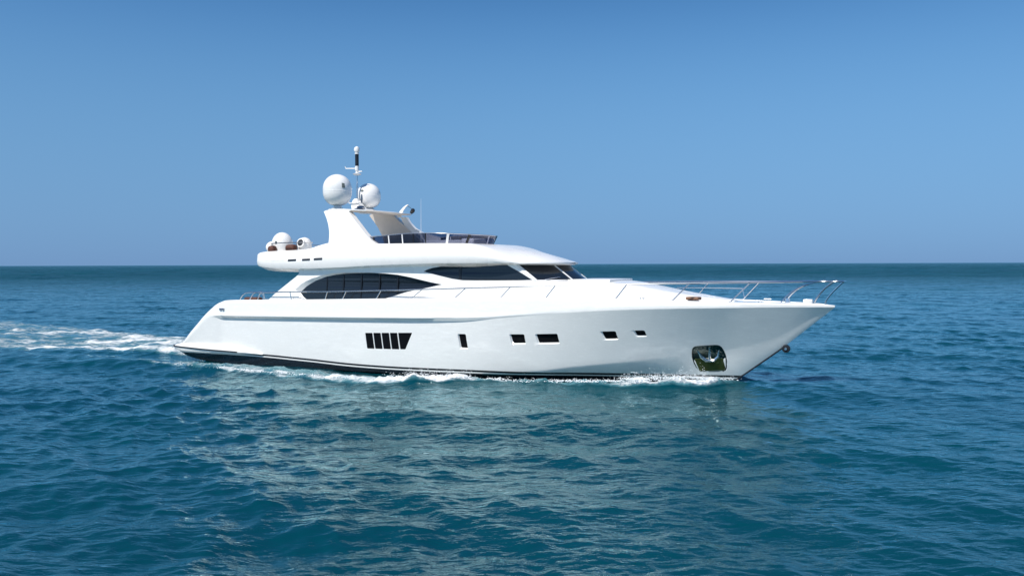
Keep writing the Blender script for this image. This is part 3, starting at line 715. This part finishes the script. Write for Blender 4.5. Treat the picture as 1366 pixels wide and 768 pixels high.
# slot vents
cv, cf = [], []
for (a, b, z) in ((7.22, 7.74, 5.13), (8.10, 8.60, 5.15), (8.82, 9.34, 5.18)):
    rp = roundpoly([(a+.02, z+.045), (b, z+.06), (b-.02, z-.04), (a, z-.055)], .03, 3)
    for s in (1, -1):
        V, Fc = [], []
        prism_geo([(x, -s*(f_fw(x)-.02), zz) for x, zz in rp], [(x, -s*(f_fw(x)+.012), zz) for x, zz in rp], V, Fc)
        v = mesh_obj("side_vent", V, Fc, dark, fly, 0)
        for q in (-.02, .012):
            V, Fc = tube_geo([(a+.03, -s*(f_fw(a)+.016), z+q), (b-.03, -s*(f_fw(b)+.016), z+q+.012)], .008, 6); mesh_obj("slat", V, Fc, dsteel, v, 40)
for s in (1, -1):
    tube("moulding_line", [(x, -s*(f_fw(x)-.004), 5.14) for x in (5.4, 5.8, 6.4, 7.0)], .012, white, fly, 6)

# ---- radar arch with a tan hardtop
def slab(name, outer_pts, inner_pts, mats, parent, smooth=30):
    n = len(outer_pts); V = [Vector(p) for p in outer_pts]+[Vector(p) for p in inner_pts]; Fc = []; mi = []
    for t in tessellate_polygon([[Vector(p) for p in outer_pts]]): Fc.append(tuple(t)); mi.append(0)
    for t in tessellate_polygon([[Vector(p) for p in inner_pts]]): Fc.append(tuple(n+i for i in reversed(t))); mi.append(1 if len(mats) > 1 else 0)
    for j in range(n): k = (j+1) % n; Fc.append((j, k, n+k, n+j)); mi.append(0)
    return mesh_obj(name, V, Fc, mats, parent, smooth, mi)
aft_e = [(9.35, 5.75), (9.36, 5.95), (9.34, 6.2), (9.28, 6.5), (9.14, 6.85), (8.97, 7.15), (8.78, 7.42), (8.72, 7.50)]
top_e = [(8.80, 7.545), (9.1, 7.60), (9.5, 7.62), (9.95, 7.60), (10.14, 7.54)]
fwd_e = [(10.24, 7.44), (10.55, 7.15), (11.0, 6.74), (11.4, 6.38), (11.8, 6.06), (12.15, 5.86), (12.4, 5.72)]
leg_o = aft_e+top_e+fwd_e
def legy(z): return 2.52-.30*(z-5.85)
for s in (1, -1):
    o_ = [(x, -s*legy(z), z) for x, z in leg_o]
    if s == 1:
        i_ = [(x, -s*(legy(z)-.34), z-.0) for x, z in leg_o]
    else:
        i_ = [(x, -s*(legy(z)-.30), z) for x, z in leg_o]
    slab("arch_leg", o_, i_, [white, tan], yacht)  # tan inner faces: shade under the hardtop put into the colour
# hardtop: curved panel between the legs reaching forward
def top_edge(y):
    t = abs(y)/2.05; return 12.15-1.9*t**2.4
secs = []
for y in np.linspace(-2.0, 2.0, 25):
    xe = top_edge(y); r_ = []; x0 = 8.85+.15*(abs(y)/2)**2
    def zt(x): return 7.63+.05*(1-(y/2)**2)-.022*(x-8.8)-.024*max(0, x-9.3)**2
    for t in np.linspace(0, 1, 9): x = x0+(xe-x0)*t; r_.append((x, float(y), zt(x)))
    for t in np.linspace(1, 0, 9): x = x0+(xe-x0)*t; r_.append((x, float(y), zt(x)-.05-.10*math.sin(math.pi*min(1, max(0, t)))**.5*(1 if t < 1 else 1)))
    secs.append(r_)
ht = rings("hardtop", secs, [white, tan], yacht, 40)
ht.data.polygons.foreach_set('material_index', [1 if p.normal.z < -.2 or p.normal.x > .5 else 0 for p in ht.data.polygons])
# sunlit part of the port leg, added as a white piece sweeping forward
gq = [(10.6, 7.38), (10.98, 7.36), (11.10, 7.08), (11.35, 6.80), (11.75, 6.56), (12.35, 6.40), (12.85, 6.28), (12.75, 5.8), (11.6, 5.8), (11.2, 6.4), (10.8, 6.9)]
slab("sunlit_leg_piece", [(x, legy(z)-.02, z) for x, z in gq], [(x, legy(z)-.24, z) for x, z in gq], [white], yacht)

# ---- satellite domes
def dome(loc, r, h, tilt=0):
    prof = []
    zc = r*.98
    for i in range(0, 11):
        a = -math.pi/2+math.pi/2*i/10; prof.append((r*math.cos(a)**.80 if i else .02, zc+r*.95*math.sin(a)))
    k = h-zc-r*1.0
    for i in range(0, 15):
        a = math.pi/2*i/14; prof.append((r*math.cos(a) if i < 14 else .001, zc+max(k, .01)+r*math.sin(a)))
    return prof
emb = mat("grey_emblem", (0.12, 0.14, 0.13), .5)
dstart = (9.10, -1.72, 7.78)
lathe("dome_pedestal", [(.30, -.22), (.30, 0), (.20, .04), (.20, .12)], white, yacht, (9.32, -1.72, 7.66), 24)
d1 = lathe("satellite_dome", dome(None, .70, 1.56), white, yacht, (9.32, -1.72, 7.76), 40)
d1b = lathe("dome_seam", [(.698, 0), (.706, .01), (.706, .02), (.698, .03)], white, d1, (9.32, -1.72, 8.46), 40)
PL = (9.40, .75, 7.78)
lathe("dome_pedestal", [(.55, -.20), (.50, -.06), (.30, 0), (.25, .06)], white, yacht, (PL[0], PL[1], PL[2]-.04), 24)
d2 = lathe("satellite_dome", dome(None, .62, 1.30), white, yacht, (PL[0], PL[1], PL[2]), 40)
lathe("dome_seam", [(.618, 0), (.626, .01), (.626, .02), (.618, .03)], white, d2, (PL[0], PL[1], PL[2]+.64), 40)
def patch_on_dome(parent, c, r, az, el, w, h):
    V, Fc = [], []; n = 6
    for d in (.0, .012):
        for i in range(n+1):
            for j in range(n+1):
                a = az+w*(i/n-.5); e = el+h*(j/n-.5)
                V.append(Vector(c)+Vector((math.cos(a)*math.cos(e), math.sin(a)*math.cos(e), math.sin(e)))*(r+d))
    M = (n+1)**2
    for i in range(n):
        for j in range(n):
            a = i*(n+1)+j; Fc.append((a, a+1, a+n+2, a+n+1)); Fc.append((M+a, M+a+n+1, M+a+n+2, M+a+1))
    return mesh_obj("dome_badge", V, Fc, emb, parent, 50)
patch_on_dome(d2, (PL[0], PL[1], PL[2]+.74), .62, R(-88), R(14), .26, .14)
patch_on_dome(d1, (9.32, -1.72, 8.58), .70, R(-28), R(12), .22, .34)

# ---- mast between the domes
mx_, my_ = 9.23, 0.0
mast = tube("mast", [(mx_, my_, 7.6), (mx_, my_, 8.0), (mx_, my_, 8.05), (mx_, my_, 9.45)], [.20, .15, .055, .05], steel, yacht, 14)
lathe("mast_collar", [(.06, 0), (.20, .05), (.22, .09), (.07, .14), (.07, .22), (.10, .26), (.10, .48), (.05, .50)], white, mast, (mx_, my_, 9.42), 20)
tube("mast_cap", [(mx_, my_, 9.9), (mx_, my_, 10.5)], .095, black, mast, 14)
lathe("masthead_light", [(.06, 0), (.11, .03), (.11, .08), (.07, .10), (.13, .16), (.15, .26), (.12, .36), (.02, .42)], white, mast, (mx_, my_, 10.48), 20)
tube("spreader", [(mx_, my_, 9.78), (mx_-.62, my_-.1, 9.80), (mx_-.66, my_-.1, 9.90)], .028, white, mast, 8)
tube("spreader", [(mx_, my_, 9.62), (mx_+.32, my_, 9.62)], .03, white, mast, 8)
tube("lower_yard", [(mx_-.35, my_-.25, 8.20), (mx_-.32, my_-.25, 8.02), (mx_, my_-.25, 8.02), (mx_+.42, my_-.25, 8.04)], .028, white, mast, 8)
lathe("horn", [(.03, -.22), (.05, -.05), (.05, .05), (.03, .22)], dsteel, mast, (mx_+.46, -.25, 8.22), 12)
lathe("camera_dome", [(.02, -.22), (.12, -.17), (.19, -.08), (.21, .02), (.16, .10), (.03, .12)], dsteel, mast, (mx_+.42, -.28, 7.75), 20)
rings("mast_foot", [[(mx_+sx*a+(dx), my_+sy*b_, z) for sx, sy in ((-1, -1), (1, -1), (1, 1), (-1, 1))] for a, b_, z, dx in ((.30, .32, 7.55, .2), (.28, .3, 7.72, .15), (.24, .22, 7.9, .02), (.14, .15, 8.15, -.04), (.08, .08, 8.25, -.04))], white, mast, 60)

# ---- curved fin aerial with a hanging lamp, whip aerial
fin = rings("fin_aerial", [[(x-w, 1.2-.03, z), (x+w, 1.2-.03, z), (x+w, 1.23, z), (x-w, 1.23, z)] for x, z, w in ((10.95, 7.30, .12), (11.02, 7.48, .11), (11.14, 7.66, .09), (11.30, 7.82, .075), (11.46, 7.93, .05), (11.52, 7.95, .02))], white, yacht, 60)
V, Fc = tube_geo([(11.45, 1.21, 7.90), (11.6, 1.3, 7.78), (11.66, 1.32, 7.72)], .012, 6); tube_geo([(11.60, 1.32, 7.52), (11.70, 1.32, 7.62), (11.74, 1.32, 7.70), (11.76, 1.32, 7.74)], [.07, .11, .10, .05], 12, V, Fc)
mesh_obj("hanging_lamp", V, Fc, black, fin, 40)
tube("whip_aerial", [(12.4, 1.0, 5.85), (12.4, 1.0, 6.6), (12.41, 1.0, 8.2)], [.016, .009, .004], white, yacht, 6)

# ---- tinted windscreen of the flybridge
def ws_plan(t):      # t 0..1 from starboard aft to port aft, returns (x, y)
    if t < .36: return (11.6+(14.9-11.6)*t/.36, -2.26+.14*(t/.36))
    if t > .64: x, y = ws_plan(1-t); return (x, -y)
    a = (t-.36)/.28*math.pi; return (14.9+1.75*math.sin(a)**.9, -2.12*math.cos(a))
def ws_pt(t, h):
    x, y = ws_plan(t); c = Vector((14.2, 0)); d = (Vector((x, y))-c); f = max(0, min(1, (x-12)/4.7)); k = h*(.05+.22*f*f)
    d = d.normalized(); zb_ = 5.84 if x < 16.5 else 5.84-.03*(x-16.5)
    hh = (.36+.11*sstep(11.6, 14, x)-.10*sstep(14.5, 17.5, x))
    return Vector((x+d.x*k, y+d.y*k*.4, zb_+h*hh))
ts = np.linspace(0, 1, 121); secs = []
for t in ts:
    a, b_ = ws_pt(t, 0.0), ws_pt(t, 1.0); n_o = (b_-a).cross(Vector((0, 0, 1)))
    x, y = ws_plan(t); dn = Vector((x-14.2, y, 0)).normalized()*.012
    secs.append([a, a+dn, b_+dn, b_])
screen = rings("flybridge_windscreen", secs, tint, yacht, 40)
tube("screen_rail", [ws_pt(t, 1.02)+Vector((0, 0, .012)) for t in ts], .022, steel, screen, 8)
tube("screen_gasket", [ws_pt(t, 0.0)+Vector((0, 0, .01)) for t in ts], .016, black, screen, 6)
for t in (.03, .12, .20, .262, .33, .395, .44, .56, .605, .67, .738, .80, .88, .97):
    e = .0026; V, Fc = [], []
    a0, a1, b0, b1 = ws_pt(t-e, 0), ws_pt(t+e, 0), ws_pt(t-e, 1), ws_pt(t+e, 1); x, y = ws_plan(t); dn = Vector((x-14.2, y, 0)).normalized()
    prism_geo([a0-dn*.012, a1-dn*.012, b1-dn*.012, b0-dn*.012], [a0+dn*.026, a1+dn*.026, b1+dn*.026, b0+dn*.026], V, Fc)
    mesh_obj("screen_post", V, Fc, white if round(t*1000) in (120, 200, 395, 605, 800, 880) else black, screen, 0)
# helm console and seats behind the screen
bevel_box("helm_console", (15.7, .5, 5.98), (.7, 1.3, .30), .08, white, yacht)
bevel_box("flybridge_settee", (13.6, 1.35, 5.97), (2.2, .6, .28), .08, grey, yacht)

# ---- rails
def sheer_y(x): return max(f_yn(x)-.06-f_led(x)*.3-.08, .0)
def railpts(s):
    P = []
    for x, z in ((4.0, 3.17), (4.25, 3.42), (4.65, 3.53), (5.63, 3.53), (7.45, 3.585), (9.6, 3.62), (12.4, 3.70), (14.9, 3.78), (16.4, 3.83), (18.2, 3.89), (20.04, 3.96), (22.07, 4.03), (24.3, 4.07), (25.6, 4.10), (26.8, 4.12), (28.0, 4.14), (29.0, 4.15), (30.0, 4.165), (30.8, 4.18), (31.5, 4.185)):
        P.append((x, -s*(sheer_y(x)+.06*float(sstep(26, 30, x))), z))
    P += [(32.0, -s*.30, 4.19), (32.3, -s*.20, 4.19)]
    return P
def bez(a, c, b, n=8): return [Vector(a)*(1-t)**2+Vector(c)*2*t*(1-t)+Vector(b)*t*t for t in np.linspace(0, 1, n+1)]
for s in (1, -1):
    rail = tube("deck_rail", railpts(s), .030, steel, yacht, 8, 6)
    rf = interp([(p[0], p[2]) for p in railpts(s)]); ry = interp([(p[0], abs(p[1])) for p in railpts(s)])
    for xb, xt in ((7.40, 7.32), (9.45, 9.60), (10.47, 10.70), (12.40, 12.68), (14.32, 14.92), (16.58, 17.15), (18.83, 19.33), (20.9, 21.34), (23.84, 24.31), (26.06, 26.71), (28.2, 28.96)):
        V, Fc = tube_geo([(xb, -s*sheer_y(xb), f_zs(xb)-.03), (xt, -s*ry(xt), rf(xt))], .023, 8)
        tube_geo([(xb, -s*sheer_y(xb), f_zs(xb)-.01), (xb, -s*sheer_y(xb), f_zs(xb)+.02)], .04, 10, V, Fc)
        mesh_obj("stanchion", V, Fc, steel, rail, 40)
    for b0, mid, t0 in (((30.05, f_zs(30)), (30.5, 4.06), (31.45, 4.175)), ((31.2, 3.33), (31.45, 3.85), (31.95, 4.18)), ((31.62, 3.33), (31.70, 3.62), (32.28, 4.17))):
        yb = max(sheer_y(b0[0]), .04); yt = .30 if t0[0] > 31.6 else ry(t0[0])
        if t0[0] > 32.1: yt = .20
        tube("stanchion", bez((b0[0], -s*yb, b0[1]), (mid[0], -s*(yb+yt)/2, mid[1]), (t0[0], -s*yt, t0[1])), .026, steel, rail, 8)
tube("pulpit_crossbar", [(32.3, -.20, 4.19), (32.34, 0, 4.19), (32.3, .20, 4.19)], .030, steel, yacht, 8, 5)
tube("grab_rail", [(25.2, 1.75, 3.72), (25.3, 1.75, 3.84), (28.2, 1.35, 3.84), (28.3, 1.35, 3.42)], .018, steel, yacht, 8)
# aft deck rail at the cockpit
for s in (1, -1):
    tube("cockpit_rail", [(4.3, -s*2.5, 3.1), (4.55, -s*2.5, 3.42), (4.8, -s*2.5, 3.52), (5.2, -s*2.5, 3.52), (5.32, -s*2.5, 3.12)], .028, steel, yacht, 8, 5)
    tube("cockpit_rail", [(4.75, -s*2.4, 3.1), (4.9, -s*2.4, 3.42), (5.1, -s*2.4, 3.46), (5.15, -s*2.4, 3.12)], .028, steel, yacht, 8, 5)
# rail round the boat deck aft
V, Fc = [], []
path = [(8.3, -2.35, 5.98), (7.4, -2.5, 6.0), (6.0, -2.45, 5.98), (5.45, -2.1, 5.97), (5.3, -1.4, 5.96), (5.25, 0, 5.96), (5.3, 1.4, 5.96), (5.45, 2.1, 5.97), (6.0, 2.45, 5.98), (7.4, 2.5, 6.0), (8.3, 2.35, 5.98)]
br = tube("boat_deck_rail", path, .022, dsteel, yacht, 8, 5)
for (x, y) in ((5.42, -2.1), (5.25, 0), (5.42, 2.1), (7.4, -2.5), (7.4, 2.5), (6.2, 2.46)):
    tube("rail_post", [(x+.12, y*.985, 5.45), (x, y, 5.97)], .016, dsteel, br, 6)

# ---- gear standing on the boat deck (each can be lifted off)
def thing_mesh(o, label, cat, group=None):
    o.parent = None
    o.location = ORG; o.rotation_euler = (0, 0, -TH)
    o['label'] = label; o['category'] = cat
    if group: o['group'] = group
def ball(name, r, loc, zsq=1.0, m=white, parent=None):
    prof = [(r*math.cos(a), r*zsq*math.sin(a)) for a in np.linspace(-math.pi/2+.02, math.pi/2-.001, 24)]
    return lathe(name, prof, m, parent, loc, 36)
BD = 5.52
d = lathe("deck_dome", [(.42, 0), (.46, .05), (.47, .14), (.52, .30), (.54, .48), (.50, .66), (.42, .82), (.30, .95), (.15, 1.03), (.001, 1.05)], white, None, (5.62, -1.5, 5.52), 36)
thing_mesh(d, "large round white dome on the aft upper deck behind the thin rail", "dome")
for a_, e_, w_, h_ in ((-84, 0, .20, .24), (-90, -24, .10, .08)):
    p_ = patch_on_dome(d, (5.62, -1.5, 6.04), .545, R(a_), R(e_), w_, h_); p_.parent = d; p_.matrix_parent_inverse = Matrix.Identity(4)
d = ball("deck_buoy", .34, (5.08, -1.62, 5.80), .92); thing_mesh(d, "small round white ball at the aft end of the upper deck beside the larger dome", "buoy")
c = lathe("ventilation_cowl", [(.30, 0), (.34, .04), (.36, .2), (.36, .38), (.32, .54), (.22, .66), (.08, .72), (.001, .73)], white, None, (7.02, -1.45, 5.56), 30)
thing_mesh(c, "white rounded cowl with a dark round opening on the aft upper deck", "cowl")
mo = lathe("cowl_mouth", [(.001, .0), (.13, .0), (.17, .015), (.165, .03), (.001, .035)], dark, c, (7.13, -1.885, 6.01), 24, Matrix.Rotation(R(75), 4, 'X'))
rg = lathe("cowl_ring", [(.19, .0), (.225, .02), (.235, .08), (.20, .09)], white, c, (7.12, -1.81, 5.99), 24, Matrix.Rotation(R(75), 4, 'X'))
def cushion(loc, s, label):
    o = bevel_box("cushion", loc, s, min(s)*.42, brown, None, 4); thing_mesh(o, label, "cushion", "brown cushions on the aft upper deck")
cushion((5.50, -2.1, 5.70), (.42, .4, .36), "dark red brown cushion at the aft end of the upper deck")
cushion((6.72, -2.1, 5.74), (.58, .4, .36), "dark red brown cushion between the large white dome and the white cowl")
o = bevel_box("cushion", (26.75, -1.25, 3.50), (.55, .35, .12), .04, teak, None, 3, R(-14)); thing_mesh(o, "flat brown cushion lying on the white foredeck beside the bow rail", "cushion")
# cockpit settee and table seen over the bulwark
st = bpy.data.objects.new("settee", None); S.collection.objects.link(st); st.location = ORG; st.rotation_euler = (0, 0, -TH)
st['label'] = "brown settee in the aft cockpit behind the chrome rail"; st['category'] = "settee"
bevel_box("seat", (3.55, 0, 2.62), (.65, 4.2, .62), .06, white, st); bevel_box("backrest", (4.0, -1.9, 3.0), (.9, .5, .48), .10, brown, st)

# ================================================================ SPRAY
def spray():
    rg_ = random.Random(5); V = []; Fc = []
    t = (1+5**.5)/2; ico = [Vector(v).normalized() for v in ((-1, t, 0), (1, t, 0), (-1, -t, 0), (1, -t, 0), (0, -1, t), (0, 1, t), (0, -1, -t), (0, 1, -t), (t, 0, -1), (t, 0, 1), (-t, 0, -1), (-t, 0, 1))]
    fi = [(0, 11, 5), (0, 5, 1), (0, 1, 7), (0, 7, 10), (0, 10, 11), (1, 5, 9), (5, 11, 4), (11, 10, 2), (10, 7, 6), (7, 1, 8), (3, 9, 4), (3, 4, 2), (3, 2, 6), (3, 6, 8), (3, 8, 9), (4, 9, 5), (2, 4, 11), (6, 2, 10), (8, 6, 7), (9, 8, 1)]
    cl = [(rg_.uniform(24.5, 28.2), rg_.random()) for _ in range(60)]+[(rg_.uniform(15.5, 18.2), rg_.random()) for _ in range(26)]+[(rg_.uniform(19, 25), rg_.random()*.5) for _ in range(36)]+[(rg_.uniform(3, 14), rg_.random()*.5) for _ in range(26)]
    for (cx, hgt) in cl:
        for side in ((-1, 1) if rg_.random() < .5 else (-1,)):
            oe = float(outer_edge(np.array(cx))); z0 = float(boat_wave(np.array([cx]), np.array([side*(oe-.15)]))[0])
            for _ in range(26 if cx < 27.3 else 8):
                x = cx+rg_.gauss(0, .22); y = side*(oe-.12+rg_.gauss(0, .13)); up_ = abs(rg_.gauss(0, .06+.16*hgt)); z = z0+up_*(.9 if cx > 24 or 15 < cx < 18.5 else .4)
                r = rg_.uniform(.005, .022)*(1.2 if up_ < .1 else .7); b = len(V)
                c = Vector((ORG.x+x*A_[0]+y*P_[0], ORG.y+x*A_[1]+y*P_[1], z))
                sx = rg_.uniform(.8, 2.0)
                for v in ico: V.append(c+Vector((v.x*r*sx, v.y*r, v.z*r*.8)))
                for f in fi: Fc.append(tuple(b+i for i in f))
    me = bpy.data.meshes.new("spray"); me.from_pydata(V, [], Fc); me.materials.append(mat("white_spray", (.85, .87, .88), .6))
    o = bpy.data.objects.new("spray", me); S.collection.objects.link(o); o['kind'] = 'stuff'
    o['label'] = "white spray droplets thrown up along the waterline of the yacht"; o['category'] = "spray"
spray()
